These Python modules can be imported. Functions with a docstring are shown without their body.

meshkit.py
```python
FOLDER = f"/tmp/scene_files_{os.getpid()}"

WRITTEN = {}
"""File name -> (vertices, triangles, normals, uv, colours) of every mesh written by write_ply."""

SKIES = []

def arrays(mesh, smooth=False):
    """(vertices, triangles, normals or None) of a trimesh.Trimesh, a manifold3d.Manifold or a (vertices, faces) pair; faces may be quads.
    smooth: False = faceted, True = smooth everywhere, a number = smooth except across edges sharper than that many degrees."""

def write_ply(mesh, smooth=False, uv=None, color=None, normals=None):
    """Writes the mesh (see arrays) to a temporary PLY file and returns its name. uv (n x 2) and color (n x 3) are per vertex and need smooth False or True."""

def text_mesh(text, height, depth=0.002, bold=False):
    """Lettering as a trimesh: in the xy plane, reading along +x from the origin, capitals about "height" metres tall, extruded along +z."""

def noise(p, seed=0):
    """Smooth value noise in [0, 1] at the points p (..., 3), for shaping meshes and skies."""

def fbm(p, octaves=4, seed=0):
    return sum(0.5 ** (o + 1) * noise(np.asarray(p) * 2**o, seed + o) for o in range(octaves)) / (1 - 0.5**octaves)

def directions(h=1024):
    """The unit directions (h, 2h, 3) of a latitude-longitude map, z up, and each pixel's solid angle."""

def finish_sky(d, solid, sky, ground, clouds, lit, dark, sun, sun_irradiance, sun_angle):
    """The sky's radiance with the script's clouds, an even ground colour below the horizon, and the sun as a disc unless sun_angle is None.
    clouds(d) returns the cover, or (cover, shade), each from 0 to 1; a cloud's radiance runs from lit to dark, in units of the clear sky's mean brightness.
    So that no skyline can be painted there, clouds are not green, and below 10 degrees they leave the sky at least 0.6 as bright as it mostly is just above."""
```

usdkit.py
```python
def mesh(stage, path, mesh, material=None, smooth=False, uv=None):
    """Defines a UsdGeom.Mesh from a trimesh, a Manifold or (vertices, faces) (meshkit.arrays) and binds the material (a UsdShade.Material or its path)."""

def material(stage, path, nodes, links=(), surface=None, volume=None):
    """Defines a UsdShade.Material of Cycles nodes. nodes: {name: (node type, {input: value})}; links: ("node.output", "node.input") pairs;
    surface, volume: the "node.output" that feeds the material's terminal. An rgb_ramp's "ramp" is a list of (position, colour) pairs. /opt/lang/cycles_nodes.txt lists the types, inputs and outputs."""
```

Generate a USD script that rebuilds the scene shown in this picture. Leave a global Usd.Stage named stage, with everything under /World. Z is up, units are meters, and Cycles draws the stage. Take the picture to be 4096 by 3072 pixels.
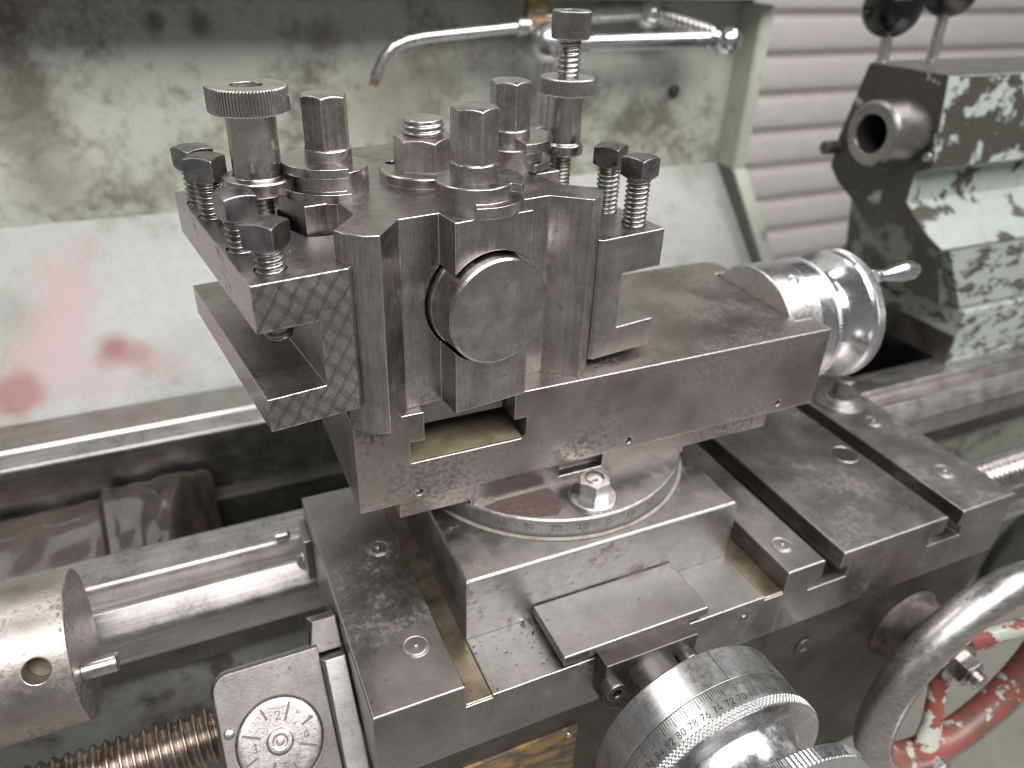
import math, random
import numpy as np
import trimesh
import manifold3d as m3
import usdkit, meshkit
from pxr import Usd, UsdGeom, UsdLux, UsdShade, Gf, Sdf

stage = Usd.Stage.CreateInMemory()
UsdGeom.SetStageUpAxis(stage, 'Z')
UsdGeom.SetStageMetersPerUnit(stage, 1.0)
UsdGeom.Xform.Define(stage, '/World')
UsdGeom.Scope.Define(stage, '/World/Looks')
MM = 0.001
rnd = random.Random(7)

# ------------------------------------------------------------------ camera
cam = UsdGeom.Camera.Define(stage, '/World/camera')
CR = np.array([[0.91287323, 0.18209982, -0.36537941], [-0.40686641, 0.47926165, -0.77766831], [0.03349908, 0.85857319, 0.51159543]])
CP = np.array([-45.190, -231.073, 156.654]) * MM
M = np.eye(4)
M[:3, :3] = CR.T
M[3, :3] = CP
cam.AddTransformOp().Set(Gf.Matrix4d(*M.ravel().tolist()))
FL = 36.0 * 3032.88 / 4096
cam.CreateHorizontalApertureAttr(36.0)
cam.CreateVerticalApertureAttr(27.0)
cam.CreateFocalLengthAttr(FL)
cam.CreateClippingRangeAttr(Gf.Vec2f(0.01, 100))
cam.CreateFStopAttr(FL / 3.0)
cam.CreateFocusDistanceAttr(0.262)
cam.CreateExposureAttr(0.45)

# ------------------------------------------------------------------ light: workshop lamps and the room's soft light
dome = UsdLux.DomeLight.Define(stage, '/World/room_light')
wm = usdkit.material(stage, '/World/Looks/room_glow', {
    'tc': ('texture_coordinate', {}), 'sx': ('separate_xyz', {}),
    'mr': ('map_range', {'range_type': 'smoothstep', 'from_min': -0.5, 'from_max': 0.5, 'to_min': 0.205, 'to_max': 0.10, 'clamp': True}),
    'bg': ('background_shader', {'color': (1.0, 0.98, 0.975)})},
    [('tc.generated', 'sx.vector'), ('sx.z', 'mr.value'), ('mr.result', 'bg.strength')], surface='bg.background')
UsdShade.MaterialBindingAPI.Apply(dome.GetPrim()).Bind(wm)


def rect(name, pos, target, w, h, power, color):
    L = UsdLux.RectLight.Define(stage, '/World/' + name)
    p, t = np.array(pos, float), np.array(target, float)
    z = p - t
    z /= np.linalg.norm(z)
    x = np.cross([0, 1, 0], z)
    x /= np.linalg.norm(x)
    y = np.cross(z, x)
    A = np.eye(4)
    A[0, :3], A[1, :3], A[2, :3], A[3, :3] = x, y, z, p
    L.AddTransformOp().Set(Gf.Matrix4d(*A.ravel().tolist()))
    L.CreateWidthAttr(w)
    L.CreateHeightAttr(h)
    L.CreateIntensityAttr(power)
    L.CreateColorAttr(Gf.Vec3f(*color))
    L.CreateNormalizeAttr(False)


rect('ceiling_lamp', (0.25, -0.95, 1.5), (0.08, 0.05, 0), 2.1, 0.95, 7.2, (1.0, 0.985, 0.975))
rect('ceiling_lamp_001', (1.7, -0.3, 1.8), (0.1, 0.0, 0), 0.35, 1.5, 8.0, (1.0, 0.97, 0.94))
rect('ceiling_lamp_002', (-0.8, 0.9, 1.9), (0.0, 0.2, 0), 1.2, 0.3, 7.0, (1.0, 0.98, 0.97))


# ------------------------------------------------------------------ materials
def wear_shine_nodes(bev):
    """nodes for a rounded edge: 'bv' shading normal, 'ew.value' how near an edge is."""
    n = {'bv': ('bevel', {'samples': 6, 'radius': bev}),
         'geo': ('geometry', {}),
         'dt': ('vector_math', {'math_type': 'dot_product'}),
         'ew': ('map_range', {'from_min': 0.99, 'from_max': 0.83, 'to_min': 0.0, 'to_max': 1.0, 'clamp': True})}
    l = [('bv.bevel', 'dt.vector1'), ('geo.normal', 'dt.vector2'), ('dt.value', 'ew.value')]
    return n, l


def steel(name, col, dark, rough=0.38, rvar=0.16, s1=55, s2=420, brush=None, spot=0.5, spotcol=(0.07, 0.045, 0.03), bump=0.12, bev=0.0009,
          edge=(0.86, 0.84, 0.81), edge_k=0.85, metal=1.0, seed=0.0, oil=0.0, edge_r=0.25, scrape=None):
    n, l = wear_shine_nodes(bev)
    n['mp'] = ('mapping', {'mapping_type': 'point', 'location': (seed, seed * 1.7, -seed), 'scale': (1, 1, 1)})
    l.append(('geo.position', 'mp.vector'))
    n['n1'] = ('noise_texture', {'scale': s1, 'detail': 7, 'roughness': 0.62})
    n['n2'] = ('noise_texture', {'scale': s2, 'detail': 5, 'roughness': 0.6})
    n['n3'] = ('noise_texture', {'scale': s2 * 4, 'detail': 3, 'roughness': 0.6})
    for k in ('n1', 'n2', 'n3'):
        l.append(('mp.vector', k + '.vector'))
    n['r1'] = ('rgb_ramp', {'ramp': [(0.33, dark), (0.66, col)]})
    l.append(('n1.fac', 'r1.fac'))
    # fine pitting and brown specks
    n['add'] = ('math', {'math_type': 'multiply_add', 'value2': 0.85})
    n['ad2'] = ('math', {'math_type': 'multiply', 'value2': 0.7})
    l += [('n2.fac', 'ad2.value1'), ('n1.fac', 'add.value1'), ('ad2.value', 'add.value3')]
    n['r2'] = ('map_range', {'range_type': 'smoothstep', 'from_min': 1.04 - 0.30 * spot, 'from_max': 1.24 - 0.28 * spot, 'to_min': 0.0, 'to_max': 0.8, 'clamp': True})
    l.append(('add.value', 'r2.value'))
    n['c1'] = ('mix_color', {'blend_type': 'mix', 'b': spotcol})
    l += [('r2.result', 'c1.fac'), ('r1.color', 'c1.a')]
    # light tone variation
    n['t3'] = ('map_range', {'from_min': 0.3, 'from_max': 0.7, 'to_min': 0.86, 'to_max': 1.12, 'clamp': True})
    l.append(('n3.fac', 't3.value'))
    n['c2'] = ('vector_math', {'math_type': 'scale'})
    l += [('c1.result', 'c2.vector1'), ('t3.result', 'c2.scale')]
    n['ek'] = ('math', {'math_type': 'multiply', 'value2': edge_k})
    l.append(('ew.result', 'ek.value1'))
    n['c3'] = ('mix_color', {'blend_type': 'mix', 'b': edge})  # paler edges: wear, with the highlight they catch painted in too
    l += [('ek.value', 'c3.fac'), ('c2.vector', 'c3.a')]
    n['rg'] = ('map_range', {'from_min': 0.3, 'from_max': 0.7, 'to_min': rough - rvar * 0.5, 'to_max': rough + rvar, 'clamp': True})
    n['rgm'] = ('math', {'math_type': 'multiply_add', 'value2': 0.55})
    n['rg5'] = ('math', {'math_type': 'multiply', 'value2': 0.45})
    l += [('n1.fac', 'rgm.value1'), ('n2.fac', 'rg5.value1'), ('rg5.value', 'rgm.value3'), ('rgmo.value', 'rg.value'), ('rgm.value', 'rgmo.value1')]
    n['rgmo'] = ('math', {'math_type': 'add', 'value2': 0.0})
    n['rs'] = ('math', {'math_type': 'multiply_add', 'value2': 0.25})
    l += [('r2.result', 'rs.value1'), ('rg.result', 'rs.value3')]
    n['re'] = ('mix_float', {'b': edge_r})
    l += [('ek.value', 're.fac'), ('rs.value', 're.a')]
    n['me'] = ('map_range', {'from_min': 0.0, 'from_max': 1.0, 'to_min': metal, 'to_max': metal * 0.45, 'clamp': True})
    l.append(('r2.result', 'me.value'))
    # relief
    n['h1'] = ('math', {'math_type': 'multiply_add', 'value2': 0.9})
    n['h0'] = ('math', {'math_type': 'multiply', 'value2': 0.22})
    l.append(('n2.fac', 'h0.value1'))
    l += [('n3.fac', 'h1.value1'), ('h0.value', 'h1.value3')]
    last = 'h1.value'
    if brush:
        n['mb'] = ('mapping', {'mapping_type': 'point', 'scale': brush})
        n['nb'] = ('noise_texture', {'scale': 1.0, 'detail': 4, 'roughness': 0.7})
        n['hb'] = ('math', {'math_type': 'multiply_add', 'value2': 1.2})
        l += [('geo.position', 'mb.vector'), ('mb.vector', 'nb.vector'), ('nb.fac', 'hb.value1'), (last, 'hb.value3')]
        last = 'hb.value'
        n['tb'] = ('map_range', {'from_min': 0.3, 'from_max': 0.7, 'to_min': 0.72, 'to_max': 1.25, 'clamp': True})
        n['tb2'] = ('math', {'math_type': 'multiply'})
        l += [('nb.fac', 'tb.value'), ('tb.result', 'tb2.value1'), ('t3.result', 'tb2.value2')]
        l = [x for x in l if x != ('t3.result', 'c2.scale')] + [('tb2.value', 'c2.scale')]
    if scrape:
        # hand filed cross hatching on the one face that points along 'scrape'
        a = math.radians(8.1)
        n['sd'] = ('vector_math', {'math_type': 'dot_product', 'vector2': scrape})
        n['sk'] = ('map_range', {'from_min': 0.93, 'from_max': 0.97, 'to_min': 0, 'to_max': 1, 'clamp': True})
        l += [('geo.normal', 'sd.vector1'), ('sd.value', 'sk.value')]
        n['sn'] = ('noise_texture', {'scale': 130, 'detail': 3})
        l.append(('geo.position', 'sn.vector'))
        for k, (dx, dz), pitch, wd in (('a', (0.84, -0.54), 0.0050, 0.34), ('b', (0.75, 0.66), 0.0052, 0.46)):
            n['w' + k] = ('vector_math', {'math_type': 'dot_product', 'vector2': (dx * math.cos(a) / pitch, dx * math.sin(a) / pitch, dz / pitch)})
            n['x' + k] = ('math', {'math_type': 'multiply_add', 'value2': 0.8})
            n['f' + k] = ('math', {'math_type': 'fraction'})
            n['m' + k] = ('map_range', {'from_min': wd, 'from_max': wd - 0.10, 'to_min': 0, 'to_max': 1, 'clamp': True})
            l += [('geo.position', 'w%s.vector1' % k), ('sn.fac', 'x%s.value1' % k), ('w%s.value' % k, 'x%s.value3' % k), ('x%s.value' % k, 'f%s.value1' % k), ('f%s.value' % k, 'm%s.value' % k)]
        n['fine'] = ('vector_math', {'math_type': 'dot_product', 'vector2': (0.84 * math.cos(a) / 0.00085, 0.84 * math.sin(a) / 0.00085, -0.54 / 0.00085)})
        n['ff'] = ('math', {'math_type': 'pingpong', 'value2': 0.5})
        n['fm'] = ('math', {'math_type': 'multiply'})
        n['fh'] = ('math', {'math_type': 'multiply'})
        n['sh'] = ('math', {'math_type': 'multiply_add', 'value2': -5.0})
        n['pk'] = ('math', {'math_type': 'multiply'})
        n['pk2'] = ('math', {'math_type': 'multiply', 'value2': 0.34})
        n['pc'] = ('mix_color', {'blend_type': 'mix', 'b': (0.14, 0.11, 0.09)})
        n['lk'] = ('math', {'math_type': 'multiply'})
        n['lk2'] = ('math', {'math_type': 'multiply', 'value2': 1.7, 'use_clamp': True})
        n['lc'] = ('mix_color', {'blend_type': 'mix', 'b': (0.10, 0.085, 0.075)})
        l += [('geo.position', 'fine.vector1'), ('fine.value', 'ff.value1'), ('ff.value', 'fm.value1'), ('ma.result', 'fm.value2'), ('fm.value', 'fh.value1'), ('sk.result', 'fh.value2'),
              ('fh.value', 'sh.value1'), (last, 'sh.value3'), ('mb.result' if False else 'mb_.value', 'pk.value1'), ('sk.result', 'pk.value2'), ('pk.value', 'pk2.value1'),
              ('c3.result', 'pc.a'), ('pk2.value', 'pc.fac'), ('fm.value', 'lk.value1'), ('sk.result', 'lk.value2'), ('lk.value', 'lk2.value1'), ('pc.result', 'lc.a'), ('lk2.value', 'lc.fac')]
        n['mb_'] = ('math', {'math_type': 'multiply', 'value2': 1.0})
        l.append(('mb.result', 'mb_.value1'))
        last = 'sh.value'
    n['bp'] = ('bump', {'strength': bump, 'distance': 0.0006})
    l += [(last, 'bp.height'), ('bv.bevel', 'bp.normal')]
    n['p'] = ('principled_bsdf', {'distribution': 'multi_ggx', 'coat_weight': oil, 'coat_roughness': 0.12})
    l += [('lc.result' if scrape else 'c3.result', 'p.base_color'), ('re.result', 'p.roughness'), ('me.result', 'p.metallic'), ('bp.normal', 'p.normal')]
    return usdkit.material(stage, '/World/Looks/' + name, n, l, surface='p.BSDF')


def paint(name, top, under, cut=0.5, soft=0.02, scale=40, rough=0.45, under_rough=0.6, bev=0.0006, stain=None, stain_cut=0.6, bump=0.25, extra=None, bumpd=0.0008, stretch=(1, 1, 1), detail=6):
    """old paint over filler: 'under' shows where noise exceeds 'cut'. extra: list of (centre, radius, colour, strength) smears."""
    n, l = wear_shine_nodes(bev)
    n['mp'] = ('mapping', {'mapping_type': 'point', 'scale': stretch})
    n['n1'] = ('noise_texture', {'scale': scale, 'detail': detail, 'roughness': 0.66, 'distortion': 0.3})
    n['n2'] = ('noise_texture', {'scale': scale * 6, 'detail': 5, 'roughness': 0.65})
    n['n4'] = ('noise_texture', {'scale': scale * 0.55, 'detail': 7, 'roughness': 0.7})
    l += [('geo.position', 'mp.vector'), ('mp.vector', 'n1.vector'), ('geo.position', 'n2.vector'), ('geo.position', 'n4.vector')]
    n['k1'] = ('map_range', {'from_min': cut - soft, 'from_max': cut + soft, 'to_min': 0, 'to_max': 1, 'clamp': True})
    l.append(('n1.fac', 'k1.value'))
    n['tv'] = ('map_range', {'from_min': 0.3, 'from_max': 0.7, 'to_min': 0.9, 'to_max': 1.08, 'clamp': True})
    l.append(('n2.fac', 'tv.value'))
    n['ct'] = ('vector_math', {'math_type': 'scale', 'vector1': top})
    l.append(('tv.result', 'ct.scale'))
    cur = 'ct.vector'
    if stain is not None:
        n['k2'] = ('map_range', {'from_min': stain_cut, 'from_max': stain_cut + 0.2, 'to_min': 0, 'to_max': 0.85, 'clamp': True})
        n['sm'] = ('math', {'math_type': 'multiply_add', 'value2': 0.45})
        l += [('n2.fac', 'sm.value1'), ('n4.fac', 'sm.value3'), ('sm.value', 'k2.value')]
        n['cs'] = ('mix_color', {'blend_type': 'mix', 'b': stain})
        l += [(cur, 'cs.a'), ('k2.result', 'cs.fac')]
        cur = 'cs.result'
    for i, (c, r, colr, st) in enumerate(extra or []):
        n['ed%d' % i] = ('vector_math', {'math_type': 'distance', 'vector2': tuple(np.array(c) * MM)})
        n['en%d' % i] = ('math', {'math_type': 'multiply_add', 'value2': -r * 1.6 * MM, 'value3': r * 0.8 * MM})
        n['es%d' % i] = ('math', {'math_type': 'add'})
        n['ek%d' % i] = ('map_range', {'range_type': 'smoothstep', 'from_min': r * 1.25 * MM, 'from_max': r * 0.25 * MM, 'to_min': 0, 'to_max': st, 'clamp': True})
        n['ec%d' % i] = ('mix_color', {'blend_type': 'mix', 'b': colr})
        l += [('geo.position', 'ed%d.vector1' % i), ('n4.fac', 'en%d.value1' % i), ('ed%d.value' % i, 'es%d.value1' % i), ('en%d.value' % i, 'es%d.value2' % i),
              ('es%d.value' % i, 'ek%d.value' % i), (cur, 'ec%d.a' % i), ('ek%d.result' % i, 'ec%d.fac' % i)]
        cur = 'ec%d.result' % i
    n['cu'] = ('mix_color', {'blend_type': 'mix', 'b': under})
    l += [(cur, 'cu.a'), ('k1.result', 'cu.fac')]
    n['rr'] = ('mix_float', {'a': rough, 'b': under_rough})
    l.append(('k1.result', 'rr.fac'))
    n['hh'] = ('math', {'math_type': 'multiply_add', 'value2': -1.0})
    n['h2'] = ('math', {'math_type': 'multiply', 'value2': 0.3})
    l += [('n2.fac', 'h2.value1'), ('k1.result', 'hh.value1'), ('h2.value', 'hh.value3')]
    n['bp'] = ('bump', {'strength': bump, 'distance': bumpd})
    l += [('hh.value', 'bp.height'), ('bv.bevel', 'bp.normal')]
    n['p'] = ('principled_bsdf', {})
    l += [('cu.result', 'p.base_color'), ('rr.result', 'p.roughness'), ('bp.normal', 'p.normal')]
    return usdkit.material(stage, '/World/Looks/' + name, n, l, surface='p.BSDF')


BR, BRD = (0.50, 0.462, 0.442), (0.30, 0.270, 0.252)
M_post = steel('worn_steel', BR, BRD, rough=0.30, oil=0.25, brush=(1100, 1100, 40), bump=0.12, spot=0.62)
M_hold = steel('holder_steel', (0.49, 0.452, 0.432), (0.32, 0.29, 0.272), rough=0.32, oil=0.25, bump=0.08, spot=0.6, seed=0.3)
M_filed = steel('filed_steel', (0.49, 0.452, 0.432), (0.34, 0.31, 0.29), rough=0.32, oil=0.25, bump=0.09, spot=0.6, seed=0.3, scrape=(math.sin(0.1422), -math.cos(0.1422), 0.0))
M_slide = steel('patina_steel', (0.45, 0.408, 0.375), (0.26, 0.227, 0.20), rough=0.38, oil=0.2, s1=30, s2=520, spot=0.95, spotcol=(0.09, 0.065, 0.048), bump=0.14, seed=0.7)
M_way = steel('carriage_steel', (0.42, 0.398, 0.382), (0.26, 0.24, 0.225), rough=0.36, oil=0.2, s1=34, spot=0.66, spotcol=(0.13, 0.09, 0.06), bump=0.09, seed=1.3)
M_grey = steel('ground_steel', (0.41, 0.40, 0.397), (0.29, 0.28, 0.272), rough=0.37, spot=0.72, bump=0.07, spotcol=(0.24, 0.16, 0.10), seed=1.9, s2=300)
M_bright = steel('bright_steel', (0.70, 0.68, 0.66), (0.55, 0.53, 0.51), rough=0.24, spot=0.30, bump=0.05, spotcol=(0.22, 0.16, 0.12), seed=2.3, edge_k=0.3)
M_bed = steel('bed_steel', (0.60, 0.57, 0.55), (0.48, 0.452, 0.43), rough=0.33, brush=(15, 600, 600), bump=0.05, spot=0.45, seed=2.9)
M_fine = steel('turned_steel', (0.56, 0.528, 0.51), (0.36, 0.332, 0.315), rough=0.25, s1=90, spot=0.55, bump=0.06, bev=0.0005, seed=3.1)
M_head = steel('dark_screw_steel', (0.34, 0.325, 0.325), (0.15, 0.145, 0.145), rough=0.33, s1=160, spot=0.3, bump=0.06, bev=0.0009, seed=3.5, edge=(0.6, 0.58, 0.56), edge_k=0.8)
M_cap = steel('knurled_cap_steel', (0.36, 0.335, 0.32), (0.22, 0.2, 0.19), rough=0.33, s1=120, spot=0.3, bump=0.04, bev=0.0003, seed=3.6)
M_thread = steel('thread_steel', (0.42, 0.405, 0.40), (0.25, 0.235, 0.23), rough=0.27, s1=200, spot=0.2, bump=0.03, bev=0.0001, seed=3.9, edge_k=0.2)
M_chrome = steel('chrome', (0.80, 0.80, 0.81), (0.70, 0.70, 0.71), rough=0.17, rvar=0.12, spot=0.4, bump=0.02, bev=0.0004, seed=4.4, edge_k=0.0)
M_dial = steel('dial_satin', (0.70, 0.695, 0.69), (0.60, 0.59, 0.58), rough=0.28, spot=0.2, bump=0.02, bev=0.0003, seed=4.8, edge_k=0.3, spotcol=(0.35, 0.28, 0.2))
M_satin = steel('worn_chrome', (0.72, 0.72, 0.73), (0.58, 0.575, 0.575), rough=0.22, rvar=0.22, s1=70, s2=500, spot=0.7, spotcol=(0.22, 0.2, 0.18), bump=0.08, bev=0.0004, seed=4.6, edge_k=0.2)
M_barrel = steel('barrel_steel', (0.36, 0.342, 0.33), (0.29, 0.272, 0.26), rough=0.32, s1=60, spot=0.3, bump=0.04, seed=3.3)
M_cast = steel('dark_cast', (0.17, 0.152, 0.138), (0.075, 0.066, 0.058), rough=0.45, s1=45, spot=0.6, bump=0.2, metal=0.85, seed=5.2, edge=(0.5, 0.47, 0.44), edge_k=0.5)
M_brk = steel('bracket_cast', (0.25, 0.23, 0.215), (0.14, 0.127, 0.118), rough=0.46, s1=60, spot=0.6, bump=0.15, seed=5.4, edge_k=0.6)
M_drum = steel('drum_steel', (0.56, 0.515, 0.485), (0.40, 0.355, 0.325), rough=0.40, s1=60, s2=500, spot=0.85, spotcol=(0.17, 0.09, 0.055), bump=0.1, seed=5.6)
M_oily = steel('oily_rib', (0.10, 0.074, 0.056), (0.022, 0.017, 0.013), rough=0.5, s1=40, spot=0.7, bump=0.7, metal=0.1, oil=0.22, seed=6.1, edge_k=0.0)
M_rust = steel('oil_stained_steel', (0.33, 0.27, 0.195), (0.15, 0.112, 0.07), rough=0.36, s1=70, spot=0.6, spotcol=(0.10, 0.055, 0.02), bump=0.15, metal=0.8, oil=0.4, seed=6.6)
M_copper = steel('leadscrew_steel', (0.48, 0.42, 0.37), (0.27, 0.215, 0.17), rough=0.3, s1=120, spot=0.45, bump=0.05, seed=7.0, bev=0.0002)
M_ink = usdkit.material(stage, '/World/Looks/engraving', {'p': ('principled_bsdf', {'base_color': (0.025, 0.023, 0.022), 'roughness': 0.6})}, [], surface='p.BSDF')
M_faint = usdkit.material(stage, '/World/Looks/worn_engraving', {'p': ('principled_bsdf', {'base_color': (0.16, 0.14, 0.13), 'roughness': 0.5, 'metallic': 0.7})}, [], surface='p.BSDF')
M_black = usdkit.material(stage, '/World/Looks/black_bakelite', {'p': ('principled_bsdf', {'base_color': (0.004, 0.004, 0.0045), 'roughness': 0.2})}, [], surface='p.BSDF')
M_hole = usdkit.material(stage, '/World/Looks/dark_hole', {'p': ('principled_bsdf', {'base_color': (0.02, 0.018, 0.016), 'roughness': 0.6})}, [], surface='p.BSDF')
M_gunk = paint('oil_film', (0.30, 0.285, 0.245), (0.19, 0.165, 0.125), cut=0.5, soft=0.15, scale=160, rough=0.25)
GREEN = (0.46, 0.47, 0.405)
M_guard = paint('guard_paint', GREEN, (0.19, 0.17, 0.12), cut=0.80, soft=0.07, scale=27, rough=0.5, stain=(0.12, 0.105, 0.075), stain_cut=0.665, bump=0.05,
                extra=[((-122, 360, 40), 34, (0.17, 0.152, 0.118), 0.6), ((-116, 360, 0), 30, (0.17, 0.152, 0.118), 0.55), ((-34, 360, 98), 8, (0.07, 0.065, 0.065), 0.75), ((-8, 360, 97), 11, (0.07, 0.065, 0.065), 0.75),
                       ((122, 360, 42), 44, (0.24, 0.215, 0.16), 0.5), ((75, 360, 88), 16, (0.12, 0.105, 0.09), 0.5), ((160, 360, 62), 30, (0.22, 0.2, 0.15), 0.4)])
M_guard2 = paint('guard_foot_paint', (0.36, 0.375, 0.335), (0.26, 0.25, 0.21), cut=0.80, soft=0.06, scale=26, rough=0.42, stain=(0.20, 0.195, 0.16), stain_cut=0.74, bump=0.04,
                 extra=[((-128, 335, -52), 20, (0.40, 0.29, 0.285), 0.7), ((-120, 321, -66), 24, (0.40, 0.29, 0.285), 0.8), ((-108, 346, -41), 14, (0.40, 0.29, 0.285), 0.6), ((-132, 305, -82), 26, (0.40, 0.29, 0.285), 0.8), ((-140, 288, -100), 26, (0.40, 0.29, 0.285), 0.7),
                        ((-112, 280, -108), 22, (0.40, 0.29, 0.285), 0.6), ((-99, 292, -96), 15, (0.22, 0.055, 0.055), 0.9), ((-84, 288, -101), 13, (0.26, 0.10, 0.095), 0.75), ((-70, 282, -106), 14, (0.34, 0.2, 0.19), 0.7),
                        ((-160, 277, -111), 16, (0.25, 0.08, 0.07), 0.8), ((-160, 318, -70), 22, (0.24, 0.235, 0.2), 0.6), ((-55, 292, -97), 24, (0.29, 0.295, 0.28), 0.6)])
M_strip = paint('flange_shadow_grey', (0.13, 0.13, 0.12), (0.2, 0.2, 0.18), cut=0.6, soft=0.1, scale=30, rough=0.5)  # shade on the unlit inner flange face, put into the paint colour
M_lip = paint('guard_rim_paint', (0.44, 0.46, 0.38), (0.2, 0.18, 0.13), cut=0.66, soft=0.05, scale=30, rough=0.5, bump=0.05)
M_shut = paint('shutter_paint', (0.62, 0.582, 0.552), (0.59, 0.552, 0.522), cut=0.6, soft=0.2, scale=4, rough=0.42, bump=0.0)
MINT = (0.36, 0.41, 0.37)
M_tail = paint('chipped_mint_paint', MINT, (0.055, 0.048, 0.034), cut=0.50, soft=0.012, scale=32, detail=8, rough=0.35, under_rough=0.5, bump=0.6, stain=(0.33, 0.4, 0.32), stain_cut=0.8)
M_tail2 = paint('bare_filler', (0.058, 0.05, 0.042), (0.33, 0.39, 0.345), cut=0.63, soft=0.01, scale=38, rough=0.42, bump=0.4)
M_foot = paint('flaked_mint_paint', MINT, (0.085, 0.075, 0.05), cut=0.54, soft=0.02, scale=70, detail=9, rough=0.35, bump=0.6, stretch=(1, 1, 2.2))
M_olive = paint('olive_casting', (0.12, 0.12, 0.085), (0.36, 0.39, 0.31), cut=0.54, soft=0.05, scale=35, rough=0.5, bump=0.4)
M_mid = paint('mint_paint', (0.35, 0.405, 0.365), (0.055, 0.048, 0.032), cut=0.575, soft=0.01, scale=24, detail=8, rough=0.3, bump=0.6)
M_bedp = paint('bed_green_paint', (0.19, 0.20, 0.162), (0.07, 0.062, 0.048), cut=0.55, soft=0.05, scale=26, rough=0.4, bump=0.3, stain=(0.12, 0.11, 0.08), stain_cut=0.7)
M_slot = paint('slot_oil', (0.20, 0.175, 0.115), (0.12, 0.10, 0.06), cut=0.5, soft=0.15, scale=120, rough=0.2)
M_red = paint('red_wheel_paint', (0.25, 0.074, 0.058), (0.44, 0.45, 0.39), cut=0.575, soft=0.01, scale=75, rough=0.38, bump=0.4, detail=6, stain=(0.09, 0.07, 0.055), stain_cut=0.70)
M_spoke = paint('mint_over_red_paint', (0.52, 0.55, 0.475), (0.27, 0.074, 0.056), cut=0.50, soft=0.01, scale=70, rough=0.35, bump=0.4, detail=4)
M_boss = paint('boss_paint', (0.075, 0.068, 0.06), (0.24, 0.165, 0.145), cut=0.55, soft=0.08, scale=80, rough=0.45, bump=0.5)
M_brass = paint('brass_plate', (0.11, 0.085, 0.06), (0.33, 0.20, 0.075), cut=0.52, soft=0.06, scale=70, rough=0.4, under_rough=0.35, bump=0.2, stretch=(1, 1, 3))
M_floor = paint('floor_paint', (0.24, 0.235, 0.20), (0.19, 0.185, 0.155), cut=0.6, soft=0.1, scale=8, rough=0.5, bump=0.03)
M_pit = paint('pit_shade', (0.03, 0.028, 0.024), (0.07, 0.065, 0.05), cut=0.6, soft=0.1, scale=30, rough=0.4)  # near black: the deep shade between the ways is put into the colour
M_redish = paint('red_filler', (0.085, 0.06, 0.052), (0.15, 0.075, 0.066), cut=0.56, soft=0.05, scale=500, rough=0.5, bump=0.4)

# ------------------------------------------------------------------ mesh helpers (millimetres)
m3.set_circular_segments(64)


def box(x0, x1, y0, y1, z0, z1):
    return m3.Manifold.cube((x1 - x0, y1 - y0, z1 - z0)).translate((x0, y0, z0))


def cyl(r, h, seg=64, r2=None):
    return m3.Manifold.cylinder(h, r, r if r2 is None else r2, seg)


def cham(x0, x1, y0, y1, z0, z1, c=0.7):
    return m3.Manifold.hull_points([(x, y, z) for x, y, z in [(x0 + c, y0 + c, z1), (x1 - c, y0 + c, z1), (x0 + c, y1 - c, z1), (x1 - c, y1 - c, z1), (x0, y0, z1 - c), (x1, y0, z1 - c), (x0, y1, z1 - c), (x1, y1, z1 - c),
                                                              (x0, y0, z0), (x1, y0, z0), (x0, y1, z0), (x1, y1, z0)]])


def lathe(prof, seg=96):
    """prof: closed list of (r, z)."""
    cs = m3.CrossSection([[tuple(map(float, q)) for q in prof]], m3.FillRule.Positive if area(prof) > 0 else m3.FillRule.Negative)
    return cs.revolve(seg)


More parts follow.
